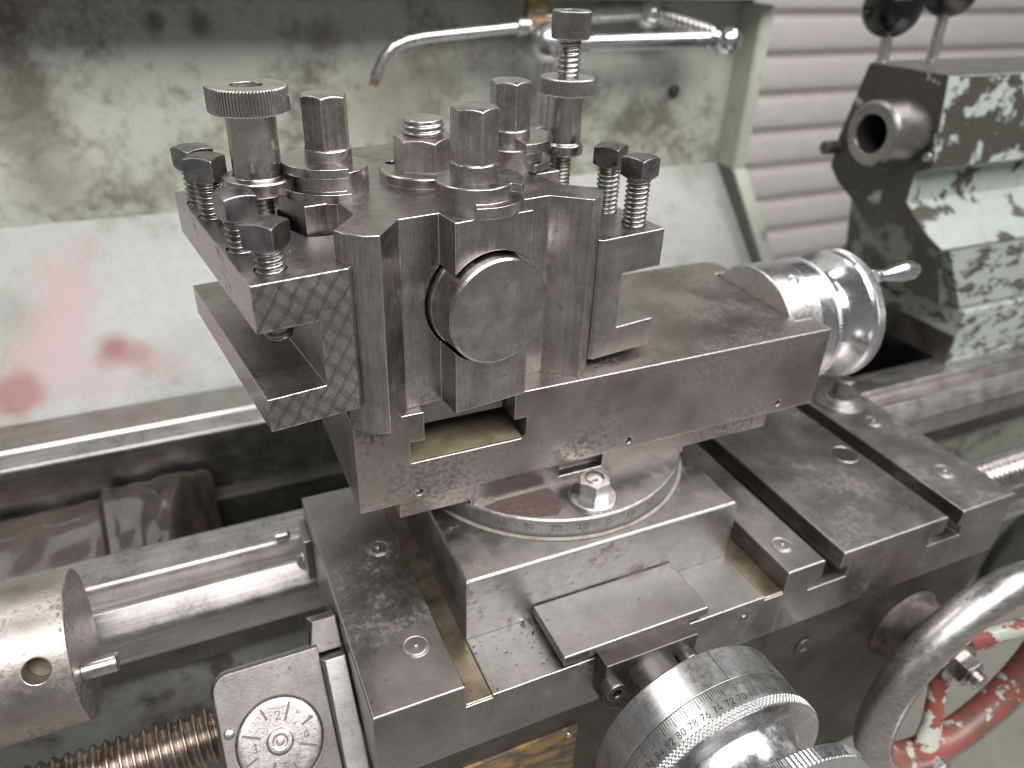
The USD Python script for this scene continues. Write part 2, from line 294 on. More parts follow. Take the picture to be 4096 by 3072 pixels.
def area(p):
    p = np.array(p)
    return 0.5 * np.sum(p[:, 0] * np.roll(p[:, 1], -1) - p[:, 1] * np.roll(p[:, 0], -1))


def ext(poly, h):
    poly = [tuple(map(float, q)) for q in poly]
    if area(poly) < 0:
        poly = poly[::-1]
    return m3.Manifold.extrude(m3.CrossSection([poly]), h)


def along_x(poly, x0, x1):
    """poly in (y, z), extruded along x."""
    m = ext(poly, x1 - x0)                      # (y,z,x)
    return m.transform(np.array([[0, 0, 1, x0], [1, 0, 0, 0], [0, 1, 0, 0]], float))


def along_y(poly, y0, y1):
    """poly in (x, z), extruded along y."""
    m = ext(poly, y1 - y0)                      # (x,z,d)
    return m.transform(np.array([[1, 0, 0, 0], [0, 0, -1, y1], [0, 1, 0, 0]], float))


def to_x(m, x=0, y=0, z=0):
    """turns a shape about +z into one about +x."""
    return m.transform(np.array([[0, 0, 1, x], [0, 1, 0, y], [-1, 0, 0, z]], float))


def to_y(m, x=0, y=0, z=0):
    """turns a shape about +z into one about -y (towards the operator)."""
    return m.transform(np.array([[1, 0, 0, x], [0, 0, -1, y], [0, 1, 0, z]], float))


def hexa(af, h, rot=0):
    return m3.Manifold.cylinder(h, af / math.sqrt(3), af / math.sqrt(3), 6).rotate((0, 0, rot))


def hex_head(af, h, rot=0, cap=0.8):
    r = af / math.sqrt(3)
    k = lathe([(0, 0), (r + 1, 0), (r + 1, h - 2.2 * cap), (af / 2 * 0.97, h - 0.5 * cap), (af * 0.28, h - 0.1), (0, h)])
    return hexa(af, h, rot) ^ k


def gear(r, d, n, h, cham=0.7):
    a = np.arange(2 * n) * math.pi / n
    rr = np.where(np.arange(2 * n) % 2 == 0, r, r - d)
    g = ext(np.c_[rr * np.cos(a), rr * np.sin(a)], h)
    return g ^ lathe([(0, 0), (r - cham, 0), (r + .05, cham), (r + .05, h - cham), (r - cham, h), (0, h)])


def grid_solid(rfun, z0, z1, nth, nz):
    th = np.linspace(0, 2 * math.pi, nth, endpoint=False)
    z = np.linspace(z0, z1, nz)
    T, Z = np.meshgrid(th, z)
    Rr = rfun(T, Z)
    v = np.stack([Rr * np.cos(T), Rr * np.sin(T), Z], -1).reshape(-1, 3)
    i = np.arange(nz - 1)[:, None] * nth
    j = np.arange(nth)[None]
    j2 = (j + 1) % nth
    a, b, c, d = i + j, i + j2, i + nth + j2, i + nth + j
    f = np.concatenate([np.stack([a, b, c], -1).reshape(-1, 3), np.stack([a, c, d], -1).reshape(-1, 3)])
    n = len(v)
    v = np.vstack([v, [[0, 0, z0], [0, 0, z1]]])
    jj = np.arange(nth)
    f = np.vstack([f, np.stack([np.full(nth, n), (jj + 1) % nth, jj], -1), np.stack([np.full(nth, n + 1), (nz - 1) * nth + jj, (nz - 1) * nth + (jj + 1) % nth], -1)])
    return trimesh.Trimesh(v, f, process=False)


def thread(r, d, pitch, z0, z1, nth=40, per=8):
    nz = max(4, int((z1 - z0) / pitch * per))

    def rf(T, Z):
        ph = (Z / pitch - T / (2 * math.pi)) % 1.0
        w = np.abs(ph - 0.5) * 2
        t = np.clip((w - 0.12) / 0.76, 0, 1)
        e = np.clip(np.minimum(Z - z0, z1 - Z) / (0.5 * pitch), 0, 1)
        return r - d * (1 - t * e)
    return grid_solid(rf, z0, z1, nth, nz)


def diamond(r, d, n, z0, z1, pitch):
    def rf(T, Z):
        a = (T * n / (2 * math.pi) + (Z - z0) / pitch) % 1
        b = (T * n / (2 * math.pi) - (Z - z0) / pitch) % 1
        w = np.minimum(np.abs(a - .5), np.abs(b - .5)) * 2
        return r - d + d * w
    return grid_solid(rf, z0, z1, n * 5, max(6, int((z1 - z0) / pitch * 10)))


def arr(m):
    v, f, _ = meshkit.arrays(m)
    return np.array(v, float), np.array(f, int)


def xf(m, A):
    """4x4 or 3x4 applied to any mesh -> trimesh."""
    v, f = arr(m)
    A = np.array(A, float)
    return trimesh.Trimesh(v @ A[:3, :3].T + A[:3, 3], f, process=False)


def T(x, y, z):
    A = np.eye(4)
    A[:3, 3] = x, y, z
    return A


def Rz(a):
    c, s = math.cos(a), math.sin(a)
    return np.array([[c, -s, 0, 0], [s, c, 0, 0], [0, 0, 1, 0], [0, 0, 0, 1.0]])


TO_X = np.array([[0, 0, 1, 0], [0, 1, 0, 0], [-1, 0, 0, 0], [0, 0, 0, 1.0]])
TO_Y = np.array([[1, 0, 0, 0], [0, 0, -1, 0], [0, 1, 0, 0], [0, 0, 0, 1.0]])


def cat(*ms):
    return trimesh.util.concatenate([trimesh.Trimesh(*arr(m), process=False) for m in ms])


def tube(points, r, seg=20, caps=True):
    P = np.array(points, float)
    r = np.broadcast_to(r, len(P))
    tan = np.gradient(P, axis=0)
    tan /= np.linalg.norm(tan, axis=1)[:, None]
    up = np.array([0, 0, 1.0]) if abs(tan[0][2]) < 0.9 else np.array([0, 1.0, 0])
    v = []
    for p, t, rr in zip(P, tan, r):
        a = np.cross(up, t)
        a /= np.linalg.norm(a)
        b = np.cross(t, a)
        up = b
        th = np.linspace(0, 2 * math.pi, seg, endpoint=False)
        v.append(p + rr * (np.cos(th)[:, None] * a + np.sin(th)[:, None] * b))
    v = np.concatenate(v)
    n = len(P)
    i = np.arange(n - 1)[:, None] * seg
    j = np.arange(seg)[None]
    j2 = (j + 1) % seg
    f = np.concatenate([np.stack([i + j, i + j2, i + seg + j2], -1).reshape(-1, 3), np.stack([i + j, i + seg + j2, i + seg + j], -1).reshape(-1, 3)])
    v = np.vstack([v, P[:1], P[-1:]])
    jj = np.arange(seg)
    f = np.vstack([f, np.stack([np.full(seg, n * seg), (jj + 1) % seg, jj], -1), np.stack([np.full(seg, n * seg + 1), (n - 1) * seg + jj, (n - 1) * seg + (jj + 1) % seg], -1)])
    return trimesh.Trimesh(v, f, process=False)


def ball(r, c=(0, 0, 0), sub=3):
    m = trimesh.creation.icosphere(sub, r)
    m.apply_translation(c)
    return m


# ------------------------------------------------------------------ objects
used = {}


def fresh(path):
    k = used.get(path, 0)
    used[path] = k + 1
    return path if k == 0 else '%s_%03d' % (path, k)


def thing(name, label, category, base=(0, 0, 0), group=None, kind=None):
    path = fresh('/World/' + name)
    x = UsdGeom.Xform.Define(stage, path)
    x.AddTranslateOp().Set(Gf.Vec3d(*(np.array(base, float) * MM)))
    p = x.GetPrim()
    p.SetCustomDataByKey('label', label)
    p.SetCustomDataByKey('category', category)
    if group:
        p.SetCustomDataByKey('group', group)
    if kind:
        p.SetCustomDataByKey('kind', kind)
    return (path, np.array(base, float))


def part(t, name, mesh, mat, smooth=32, label=None, kind=None):
    """mesh in world millimetres; t = thing or part."""
    path = fresh(t[0] + '/' + name)
    v, f = arr(mesh)
    v = (v - t[1]) * MM
    m = usdkit.mesh(stage, path, (v, f), mat, smooth=smooth)
    if label:
        m.GetPrim().SetCustomDataByKey('label', label)
    if kind:
        m.GetPrim().SetCustomDataByKey('kind', kind)
    return (path, t[1])


def single(name, mesh, mat, label, category=None, kind=None, smooth=32):
    path = fresh('/World/' + name)
    v, f = arr(mesh)
    m = usdkit.mesh(stage, path, (v * MM, f), mat, smooth=smooth)
    p = m.GetPrim()
    p.SetCustomDataByKey('label', label)
    if category:
        p.SetCustomDataByKey('category', category)
    if kind:
        p.SetCustomDataByKey('kind', kind)


# ---- setting
single('floor', box(-1500, 2600, -900, 1600, -760, -740), M_floor, 'grey green painted floor under the machine', kind='structure')

# ---- roller shutter behind
sh = thing('roller_shutter', 'beige ribbed roller shutter door in the blurred background at right', 'roller door', (1400, 1300, -740))
PITCH = 89.5
z = 17.0 - 8 * PITCH
while z < 500:
    prof = [(1312, z + 4), (1296, z + 5), (1291, z + 9), (1287, z + 20), (1286, z + 40), (1288, z + PITCH - 24), (1292, z + PITCH - 14), (1298, z + PITCH - 9), (1309, z + PITCH - 7), (1309, z + PITCH - 2),
            (1303, z + PITCH - .5), (1302, z + PITCH + 1), (1306, z + PITCH + 2.5), (1312, z + PITCH + 3.6), (1318, z + PITCH + 3.6), (1318, z + 4)]
    part(sh, 'slat', along_x(prof, 300, 2500), M_shut, smooth=50)
    z += PITCH

# ---- splash guard
sg = thing('splash_guard', 'stained pale green sheet metal splash guard standing behind the lathe bed', 'splash guard', (150, 360, -125))
part(sg, 'upper_panel', box(-420, 441, 360, 363, -27, 112), M_guard, label='upright panel stained brown')
part(sg, 'sloping_foot', along_x([(360, -27), (363, -27), (266, -127), (262, -126)], -420, 441), M_guard2, label='sloping panel smeared with red paint')
part(sg, 'top_lip', along_x([(363, 112.2), (363, 121), (316, 121), (316, 116.5), (318, 116.5), (318, 119)], -420, 455), M_lip)
part(sg, 'rear_sheet', box(-420, 455, 363.3, 366, -27, 420), M_guard)
rim = [(441.3, 360), (441.3, 330), (455, 330), (455, 366), (453, 366), (453, 363.2), (441.3, 363.2)]
part(sg, 'end_flange', ext([(441.2, 366), (441.2, 335), (443.5, 333), (453, 333), (455, 335), (455, 366)], 138).translate((0, 0, -27)), M_lip)
part(sg, 'lower_end_flange', along_x([(366, -27.1), (337, -27.2), (252, -122), (262, -127)], 441.2, 450), M_strip, label='lower end flange with the shade on its inner face painted grey')
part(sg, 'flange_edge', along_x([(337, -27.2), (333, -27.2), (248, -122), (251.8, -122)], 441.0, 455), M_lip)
part(sg, 'bolt', to_y(lathe([(0, 0), (6, 0), (6, 1.2), (3.4, 1.4), (3.2, 3.4), (0, 4)]), 380, 360, 40), M_cast)

# ---- lathe bed
bd = thing('lathe_bed', 'worn steel lathe bed with flat and vee ways running across', 'lathe bed', (100, 165, -760))
X0, X1 = -420, 900
part(bd, 'front_flat_way', along_x([(114, -125), (93, -125), (91.5, -126.2), (88, -134), (88, -160), (114, -160)], X0, X1), M_bed)
part(bd, 'front_vee_way', along_x([(87.8, -136), (75.5, -125), (73, -125), (65.5, -133.5), (64.2, -137.5), (64.2, -152), (66, -153.5), (87.8, -153.5)], X0, X1), M_bed)
part(bd, 'rear_vee_way', along_x([(218, -130), (218.6, -129), (227, -125), (228.5, -128), (235, -128.4), (236.5, -126.5), (262, -124), (262, -180), (217.5, -180), (217.5, -131)], X0, X1), M_bed)
part(bd, 'bed_casting', along_x([(72, -153.7), (114.2, -153.7), (114.2, -430), (72, -430)], X0, X1), M_bedp)
part(bd, 'bed_casting', along_x([(211.5, -180.2), (262, -180.2), (262, -330), (211.5, -330)], X0, X1), M_pit)
part(bd, 'bed_floor', box(X0, X1, 114.4, 211.3, -330, -300), M_pit)
part(bd, 'dark_cover', to_y(lathe([(0, 0), (60, 0), (60, 8), (56, 10), (0, 10)]), 668, 71, -352), M_pit)
part(bd, 'rack', box(X0, X1, 66, 72, -166, -153.9), M_cast)
# a rib cast between the ways, oily brown
ys = np.linspace(114.5, 211, 24)
xs = np.concatenate([np.linspace(-330, -125, 20), np.linspace(-122, -54, 40)])
YY, XX = np.meshgrid(ys, xs)  # points of the rib's top
hz = -160 + 30 * np.exp(-((YY - 168) / 26) ** 2) + 9 * meshkit.fbm(np.stack([XX / 16, YY / 14, 0 * XX], -1), 5, 3) - 70 * np.clip((XX + 78 - (YY - 150) * .35) / 14, 0, 1) ** 1.6 - 7 * np.clip((-112 - XX) / 3, 0, 1)
v = np.stack([XX, YY, hz], -1).reshape(-1, 3)
i = np.arange(59)[:, None] * 24
j = np.arange(23)[None]
f = np.concatenate([np.stack([i + j, i + 24 + j, i + 25 + j], -1).reshape(-1, 3), np.stack([i + j, i + 25 + j, i + 1 + j], -1).reshape(-1, 3)])
part(bd, 'cross_rib', trimesh.Trimesh(v, f, process=False), M_oily, label='oily brown casting rib between the ways')

# ---- coolant pipe
cp = thing('coolant_pipe', 'jointed steel coolant pipe with bent nozzle in front of splash guard', 'coolant pipe', (250, 345, 90))
Yp = 318
bend = [(99, Yp, 66), (101.5, Yp, 71), (106, Yp, 79), (113, Yp, 86), (123, Yp, 90), (135, Yp, 92), (165, Yp, 94.5), (207, Yp, 98)]
part(cp, 'nozzle', tube(bend, 4.0), M_bright)
part(cp, 'tip', tube([(97.3, Yp, 61.5), (99.2, Yp, 66.2)], 3.2), M_brass)
part(cp, 'union', tube([(205, Yp, 98), (206, Yp, 98.1), (214, Yp, 98.8), (216, Yp, 99)], [5, 6.4, 6.4, 5]), M_bright)
part(cp, 'ball_joint', ball(15, (231, Yp, 87)), M_dial)
part(cp, 'stem', tube([(231, Yp + 2, 20), (231, Yp + 2, 80)], 5.5), M_bright)
part(cp, 'gland', tube([(240, Yp, 86), (247, Yp, 86.5), (247.2, Yp, 86.5), (262, Yp, 86.5)], [11, 11.2, 9.5, 9.5]), M_bright)
part(cp, 'arm', tube([(255, Yp, 86.5), (378, Yp, 87)], 6.6), M_chrome)
part(cp, 'elbow', ball(12, (393, Yp - 4, 86)), M_chrome)
part(cp, 'collar', tube([(374, Yp, 87), (375, Yp, 87), (386, Yp, 87)], [6.8, 8, 8]), M_chrome)
part(cp, 'rear_arm', tube([(235, Yp + 22, 101), (322, Yp + 22, 105)], 6), M_chrome)
part(cp, 'elbow', ball(11.5, (330, Yp + 20, 104)), M_chrome)
part(cp, 'spring_link', thread(8.2, 2.0, 5, 0, 48).apply_transform(T(338, Yp + 18, 103) @ np.array([[0, 0, .86, 0], [0, 1, -.36, 0], [-1, 0, -.25, 0], [0, 0, 0, 1]])), M_bright)
part(cp, 'clip', box(217, 232, Yp + 6, Yp + 14, 96, 124), M_brass)

# ---- tailstock
TX = 440
ts = thing('tailstock', 'dark tailstock with chipped mint green paint and hollow steel barrel', 'tailstock', (520, 165, -125))
prof = [(207, 83), (218.6, 29), (219.5, 5), (208.6, -5), (187, -15.5), (181, -21), (159, -20), (139, -19.5), (106, -26.5), (104.6, -24.5), (118, -19), (143.6, -1.8), (144, 19.5), (131.8, 25.1), (140.5, 84.2)]
part(ts, 'end_face', along_x(prof, TX, TX + 1.5), M_tail2, label='bare dark end face round the barrel')
part(ts, 'body', along_x(prof, TX + 1.52, TX + 200), M_mid)
part(ts, 'side_panel', along_x([(140.2, 83.6), (131.3, 25.4), (133, 25.4), (141.5, 83.6)], TX + 1.0, TX + 200), M_tail, label='chipped mint painted side panel')
part(ts, 'top_plate', along_x([(205, 83.2), (141, 84.4), (140.6, 85.4), (205, 84.6)], TX + .3, TX + 200), M_way)


def hull(pts):
    return trimesh.convex.convex_hull(np.array(pts, float))


part(ts, 'pedestal', hull([(452, 118, -21), (452, 202, -18), (640, 110, -22), (640, 202, -18), (468, 126, -56), (466, 207, -60), (640, 126, -56), (640, 207, -60), (470, 112, -74), (470, 204, -75)]), M_olive)
part(ts, 'foot', hull([(452, 106.5, -26), (470, 124, -46), (470, 200, -46), (640, 106.5, -26), (640, 200, -46), (487, 107, -77), (480, 230, -79), (660, 107, -77), (660, 230, -79)]), M_foot)
part(ts, 'sole', cham(489.2, 660, 102.5, 236, -124.7, -79.2, 1.2), M_foot)
part(ts, 'bare_strip', box(488.4, 489.1, 103.2, 235, -124.6, -101), M_cast)
qb = to_x(lathe([(13.5, 0), (20, 0), (22, 2), (22, 34), (13.5, 34)]), 406, 160, 45)
part(ts, 'barrel', qb, M_barrel)
part(ts, 'taper_bore', to_x(lathe([(13.4, 0.6), (13.4, 33), (9, 33), (12.8, 0.6)]), 406.2, 160, 45), M_hole)
part(ts, 'bore_end', to_x(cyl(13.3, 1), 436, 160, 45), M_hole)
part(ts, 'oil_nipple', to_x(lathe([(0, 0), (3, 0), (3, 3), (1.5, 4), (0, 4)]), 438, 134.5, 33).translate((-3, 0, 0)), M_bright)
part(ts, 'plug', to_y(lathe([(0, 0), (6, 0), (6, 1.5), (5, 2), (0, 2)]), 462, 152, 9), M_cast)
part(ts, 'pin', to_x(lathe([(0, -8), (5, -8), (5, 4), (3, 6), (0, 6)]), 436, 219, 20), M_cast)
for (a, b, rr) in (((447.5, 203, 83.5), (446.7, 205, 111), 20), ((498, 203, 83.5), (499, 205, 124), 20)):
    lv = part(ts, 'lock_lever', tube([a, b], 4.2), M_bright)
    d = (np.array(b) - a) / np.linalg.norm(np.array(b) - np.array(a))
    kb = ball(rr, np.array(b) + d * rr * .45, 4)
    part(lv, 'knob', kb, M_black)

# ---- carriage
cg = thing('carriage', 'broad worn steel lathe carriage with tee slots in its right wing', 'carriage', (155, 20, -125))
YF, YB, ZT = -57, 110, -87.5


def slot(x0, x1, z0, z1):
    return box(x0, x1, YF - 5, YB + 5, z0, z1)


bodyL = cham(-13.5, 22.2, YF, 76.5, -125.6, ZT, .5)
part(cg, 'left_wing', bodyL, M_way)
mid = box(22.4, 178.3, YF, 76.5, -125.6, -97.9)
mid = mid - box(22.3, 33.7, YF - 1, 80, -99.6, -90) - box(167.2, 178.4, YF - 1, 80, -100.2, -90)
part(cg, 'cross_way', mid, M_grey, label='ground grey way under the cross slide')
part(cg, 'gutter', box(22.6, 33.5, YF + .3, 76, -99.5, -98.6), M_rust, label='groove stained with brown oil')
part(cg, 'gutter', box(167.4, 178.2, YF + .3, 76, -100.1, -99.0), M_rust, label='groove stained with brown oil')
r_ = cham(178.5, 200.4, YF, YB, -125.6, ZT, .5) + cham(212, 281, YF, YB, -125.6, ZT + .2, .5) + cham(292, 331, YF, YB, -125.6, ZT + .4, .5) + box(200, 293, YF, YB, -125.6, -104)
r_ = r_ - box(194, 218, YF - 5, YB + 5, -104.2, -97) - box(272, 296, YF - 5, YB + 5, -104.2, -97)
part(cg, 'right_wing', r_, M_way)
apron = along_x([(YF, -125.8), (YF, -262), (YF + 34, -262), (YF + 34, -125.8)], -13, 300)
apr = along_y([(-10.5, -125.8), (331, -125.8), (326, -153), (306, -182), (300, -262), (-10.5, -262)], YF + .25, YF + 38)
part(cg, 'apron', apr, M_cast)
part(cg, 'wiper_plate', box(-17, -13.7, 58, 76, -124.8, -100), M_way)
part(cg, 'wiper_cap', ball(5.2, (-15.5, 72.5, -124.5)), M_bright)
part(cg, 'wiper_screw', to_x(lathe([(0, -6), (3.2, -6), (3.2, 0), (2.2, 1.2), (0, 1.2)]), -25, 88, -118).translate((3, 0, 0)), M_bright)
for (x, y, rr, mt) in ((11.8, 27.6, 5.2, M_way), (10.9, -31.9, 5.6, M_way), (188, -41, 5.2, M_way), (311, -29, 5.8, M_way), (313, 22.4, 5.4, M_way)):
    zt = ZT + (.4 if x > 290 else 0)
    p_ = part(cg, 'oil_plug', lathe([(0, -1), (rr, -1), (rr, .25), (rr - .5, .5), (rr - 1.0, .1), (rr - 1.4, .45), (0, .75)]).translate((x, y, zt)), mt)
    part(p_, 'plug_centre', lathe([(0, 0), (1.2, 0), (1.0, .9), (0, 1.1)]).translate((x - .2, y, zt + .5)), M_grey)
p_ = part(cg, 'sunk_screw', lathe([(6.6, -1), (8.2, -1), (8.0, .2), (6.8, .3)]).translate((271.7, 3.8, ZT + .2)), M_way)
part(p_, 'socket', lathe([(0, -1), (6.6, -1), (6.6, .1), (0, .1)]).translate((271.7, 3.8, ZT + .2)), M_hole)
p_ = part(cg, 'lock_bolt', hex_head(10.5, 13.5, 12).translate((311.5, 48, -84)), M_head)
part(p_, 'washer', lathe([(0, 0), (14.5, 0), (14.5, 1.2), (12, 1.5), (11.8, 3.0), (9.2, 3.3), (9, 4.6), (0, 4.8)]).translate((311.5, 48, ZT + .4)), M_way)
pl = part(cg, 'name_plate', box(21, 74, YF - 1.1, YF + .2, -176, -137.5), M_brass, label='stained brass plate below the cross slide')
part(pl, 'rivet', to_y(lathe([(0, 0), (1.7, 0), (1.3, 1.1), (0, 1.4)]), 69.5, YF - 1.1, -141), M_bright)
part(cg, 'apron_screw', to_y(lathe([(0, 0), (5, 0), (5, .7), (3, .9), (2.6, .3), (0, .3)]), 204, YF, -147), M_cast)
part(cg, 'shaft_boss', to_y(lathe([(0, 0), (23, 0), (21, 3), (20.5, 19), (18.5, 22), (0, 22)]), 280, YF, -163), M_boss, label='round boss with rubbed red and green paint')
part(cg, 'scale_pin', to_y(lathe([(0, 0), (2, 0), (1.6, .8), (0, 1)]), 157, YF, -107), M_way)

# ---- feed shafts
ls = thing('leadscrew', 'bronze brown threaded leadscrew along the front of the bed', 'leadscrew', (0, 8, -158))
part(ls, 'thread', xf(thread(12.2, 2.2, 4.9, 0, 640, nth=40, per=8), T(-330, 8, -151.5) @ TO_X), M_copper)
part(ls, 'thread', xf(thread(12.2, 2.2, 4.9, 0, 480, nth=32, per=6), T(311, 8, -151.5) @ TO_X), M_fine)
fs = thing('feed_shaft', 'plain bright feed shaft under the leadscrew at right edge', 'feed shaft', (500, 0, -192))
part(fs, 'shaft', to_x(cyl(6.5, 900), 300, -2, -177), M_chrome)

# ---- bed stop drum
dr = thing('bed_stop', 'rust speckled steel drum stop clamped on front way, one round hole', 'bed stop', (-200, 25, -100))
body = to_x(lathe([(0, 0), (30, 0), (30, 119.4), (29.4, 120), (0, 120)], 128), -229.5, 25, -92.8)
HT = np.array([[1, 0, 0, -120.2], [0, 0.55, -0.835, 25], [0, 0.835, 0.55, -92.8]], float)
part(dr, 'drum', body - m3.Manifold.cylinder(60, 4.7, 4.7, 48).transform(HT), M_drum)
part(dr, 'hole_plug', m3.Manifold.cylinder(1, 4.65, 4.65, 32).translate((0, 0, 18)).transform(HT), M_slot)
part(dr, 'stop_pin', to_x(lathe([(0, 0), (3.7, 0), (3.7, 12), (3.2, 12.6), (0, 12.6)]), -109.4, 9, -92), M_bright)

# ---- threading dial
q = math.sqrt(.5)
TD = np.array([[1, 0, 0, -45], [0, q, -q, -30], [0, q, q, -118.5], [0, 0, 0, 1.0]])
td = thing('threading_dial', 'small grey disc dial in a cast bracket beside the leadscrew', 'threading dial', (-45, -30, -118))
def corner(x, y, r, a0):
    return [(x + r * math.cos(math.radians(a)), y + r * math.sin(math.radians(a))) for a in np.linspace(a0, a0 + 90, 9)]


def slab(g, za, zb_):
    return [(x, y, zz) for zz in (za, zb_) for x, y in [(-21.5 + g, -44), (20.8, -44), (20.8, 31 - g)] + corner(-14.5 + g * .4, 24 - g * .4, 7 - g * .6, 90)]


plate = m3.Manifold.hull_points(slab(0, -14, -1.2) + slab(1.1, -.1, 0))
plate = plate - cyl(16.6, 5).translate((0, 0, -1.6))
part(td, 'bracket', xf(plate, TD), M_brk)
disc = part(td, 'dial_disc', xf(lathe([(0, -1.5), (16.2, -1.5), (16.2, 0.2), (15.4, .7), (13, .8), (5, .8), (4.6, 1.7), (2.8, 1.8), (2.6, 1.0), (1.4, 1.0), (1.2, 1.6), (0, 1.6)]), TD), M_post)
for k in range(8):
    a = 0.35 + k * math.pi / 4
    part(disc, 'division', xf(box(7.5 if k % 2 else 9.5, 14.6, -.45, .45, .75, .95), TD @ Rz(a)), M_faint)
for k, ch in enumerate('4213'):
    a = k * math.pi / 2 - 0.05
    tm = meshkit.text_mesh(ch, 3.4, .25)
    tm.apply_translation((-1.1, -1.7, .75))
    part(disc, 'numeral', xf(tm, TD @ T(9.6 * math.cos(a), 9.6 * math.sin(a), 0)), M_faint)
part(td, 'rivet', xf(lathe([(0, 0), (2.1, 0), (1.8, 1.2), (0, 1.9)]), TD @ T(-17.5, 8.5, 0)), M_bright)
part(td, 'clamp_bar', xf(m3.Manifold.hull_points([(21, -44, -14), (30.5, -44, -14), (21, 27, -14), (30.5, 27, -14), (21.6, -44, 4), (30.5, -44, 4), (22.6, 24, 4), (30.5, 24, 4), (21, 25, 2.5), (30.5, 25.5, 2.5)]), TD), M_grey)
part(td, 'lug', xf(m3.Manifold.hull_points([(18, 27.3, -16), (30.5, 27.3, -16), (20, 42, -16), (30.5, 42, -16), (18, 27.3, -3), (30.5, 27.3, -2), (21, 40, -3), (30.5, 40, -2)]), TD), M_brk)

# ---- cross slide
cs = thing('cross_slide', 'square edged steel cross slide block with a thin cover plate in front', 'cross slide', (100, 30, -98))
blk = m3.Manifold.hull_points([(x, y, zz) for (x, y, zz) in
    [(33.7, -28.1, -97.7), (167.2, -28.1, -97.7), (33.7, 130, -97.7), (167.2, 130, -97.7),
     (33.7, -28.1, -65.9), (167.2, -28.1, -65.9), (33.7, 130, -65.9), (167.2, 130, -65.9),
     (34.6, -27.2, -65), (166.3, -27.2, -65), (34.6, 129, -65), (166.3, 129, -65)]])
part(cs, 'block', blk, M_grey)
part(cs, 'cover_plate', cham(64, 134, -57.8, -28.4, -94.4, -90, .4), M_grey, label='thin ground plate with brown specks')
part(cs, 'cover_support', box(65.5, 132, -56, -28.6, -97.7, -94.5), M_cast)

# ---- cross slide screw and wheel
AX, AZ = 101, -106
cw = thing('cross_slide_handwheel', 'satin graduated dial with diamond knurl and hand wheel below cross slide', 'hand wheel', (AX, -60, AZ))
fl = along_y([(79, -93), (123, -93), (123, -112), (119, -121), (108, -126), (92, -126), (81, -119), (79, -112)], -66, -57.2)
part(cw, 'flange', fl, M_cast)
part(cw, 'bearing', to_y(cyl(11.6, 28), AX, -65.5, AZ), M_way)
for (x, zz) in ((81.5, -103.5), (117.5, -102.5)):
    p_ = part(cw, 'flange_screw', to_y(lathe([(2.4, 0), (4.6, 0), (4.6, 5.4), (4.1, 6), (2.4, 6)]), x, -65.8, zz), M_head)
    part(p_, 'socket', to_y(m3.Manifold.cylinder(3.2, 2.42, 2.42, 6), x, -65.9, zz), M_hole)
part(cw, 'index_collar', to_y(lathe([(0, 0), (39.4, 0), (40.2, .8), (40.2, 14.0), (0, 14.0)], 160), AX, -91.1, AZ), M_dial)
ring = to_y(lathe([(0, 0), (40.2, 0), (40.2, 9.6), (0, 9.6)], 160), AX, -105.3, AZ)
dialp = part(cw, 'dial_ring', ring, M_dial)


def on_cyl(m, R, th0, y0):
    """bends a flat mesh (x along the rim, y towards +Y, z outwards) on to the dial."""
    v, f = arr(m)
    th = math.radians(th0) - v[:, 0] / R
    rr = R + v[:, 2]
    return trimesh.Trimesh(np.c_[AX + rr * np.cos(th), y0 + v[:, 1], AZ + rr * np.sin(th)], f, process=False)


minor, major = [], []
for k in range(250):
    n5 = k % 5
    a = 124.17 + (-80 + k * 0.4) * 3.6
    ln = 4.3 if n5 == 0 else 2.7
    b = box(-.15 if n5 == 0 else -.11, .15 if n5 == 0 else .11, -ln, 0, -.05, .035)
    (major if n5 == 0 else minor).append(on_cyl(b, 40.2, a, -105.4))
part(dialp, 'long_divisions', cat(*major), M_ink, kind='stuff')
part(dialp, 'short_divisions', cat(*minor), M_ink, kind='stuff')
for nn in range(56, 102, 2):
    tm = meshkit.text_mesh(str(nn % 100) if nn < 100 else '0', 2.5, .05)
    w = tm.bounds[:, 0]
    tm.apply_translation((-(w[0] + w[1]) / 2, 0, -.01))
    tm.apply_scale((0.86, 1, 1))
    part(dialp, 'numeral', on_cyl(tm, 40.2, 124.17 + (nn - 80) * 3.6, -113.6), M_ink, smooth=False)
part(cw, 'index_line', on_cyl(box(-.13, .13, -13, 0, -.05, .035), 40.2, 87.6, -92), M_ink)
part(cw, 'knurled_band', xf(diamond(41.1, 1.0, 150, 0, 3.4, 1.7), T(AX, -115.0, AZ) @ TO_Y), M_dial)
wh = lathe([(0, 0), (40.3, 0), (39.8, .6), (37, 1.4), (33.5, 1.0), (30.4, 1.6), (28.6, 4), (27.2, 9), (27.6, 13), (31, 16), (38, 17.6), (41.2, 18), (41.6, 18.4), (41.6, 22), (41, 23), (36, 23.4), (30, 20), (14, 20), (13, 26), (0, 26)], 128)
part(cw, 'wheel', to_y(wh, AX, -118.1, AZ), M_satin)
part(cw, 'knurled_rim', xf(gear(42.6, .6, 150, 5.4, .5), T(AX, -136.6, AZ) @ TO_Y), M_chrome)

# ---- carriage hand wheel
HX, HY, HZ = 273.1, -100.1, -151.0
hw = thing('carriage_handwheel', 'three spoke hand wheel with polished rim and chipped red paint', 'hand wheel', (HX, HY, HZ))


def ring_arc(r, a0, a1, n=26):
    return [(61.1 + r * math.cos(math.radians(a)), r * math.sin(math.radians(a))) for a in np.linspace(a0, a1, n)]


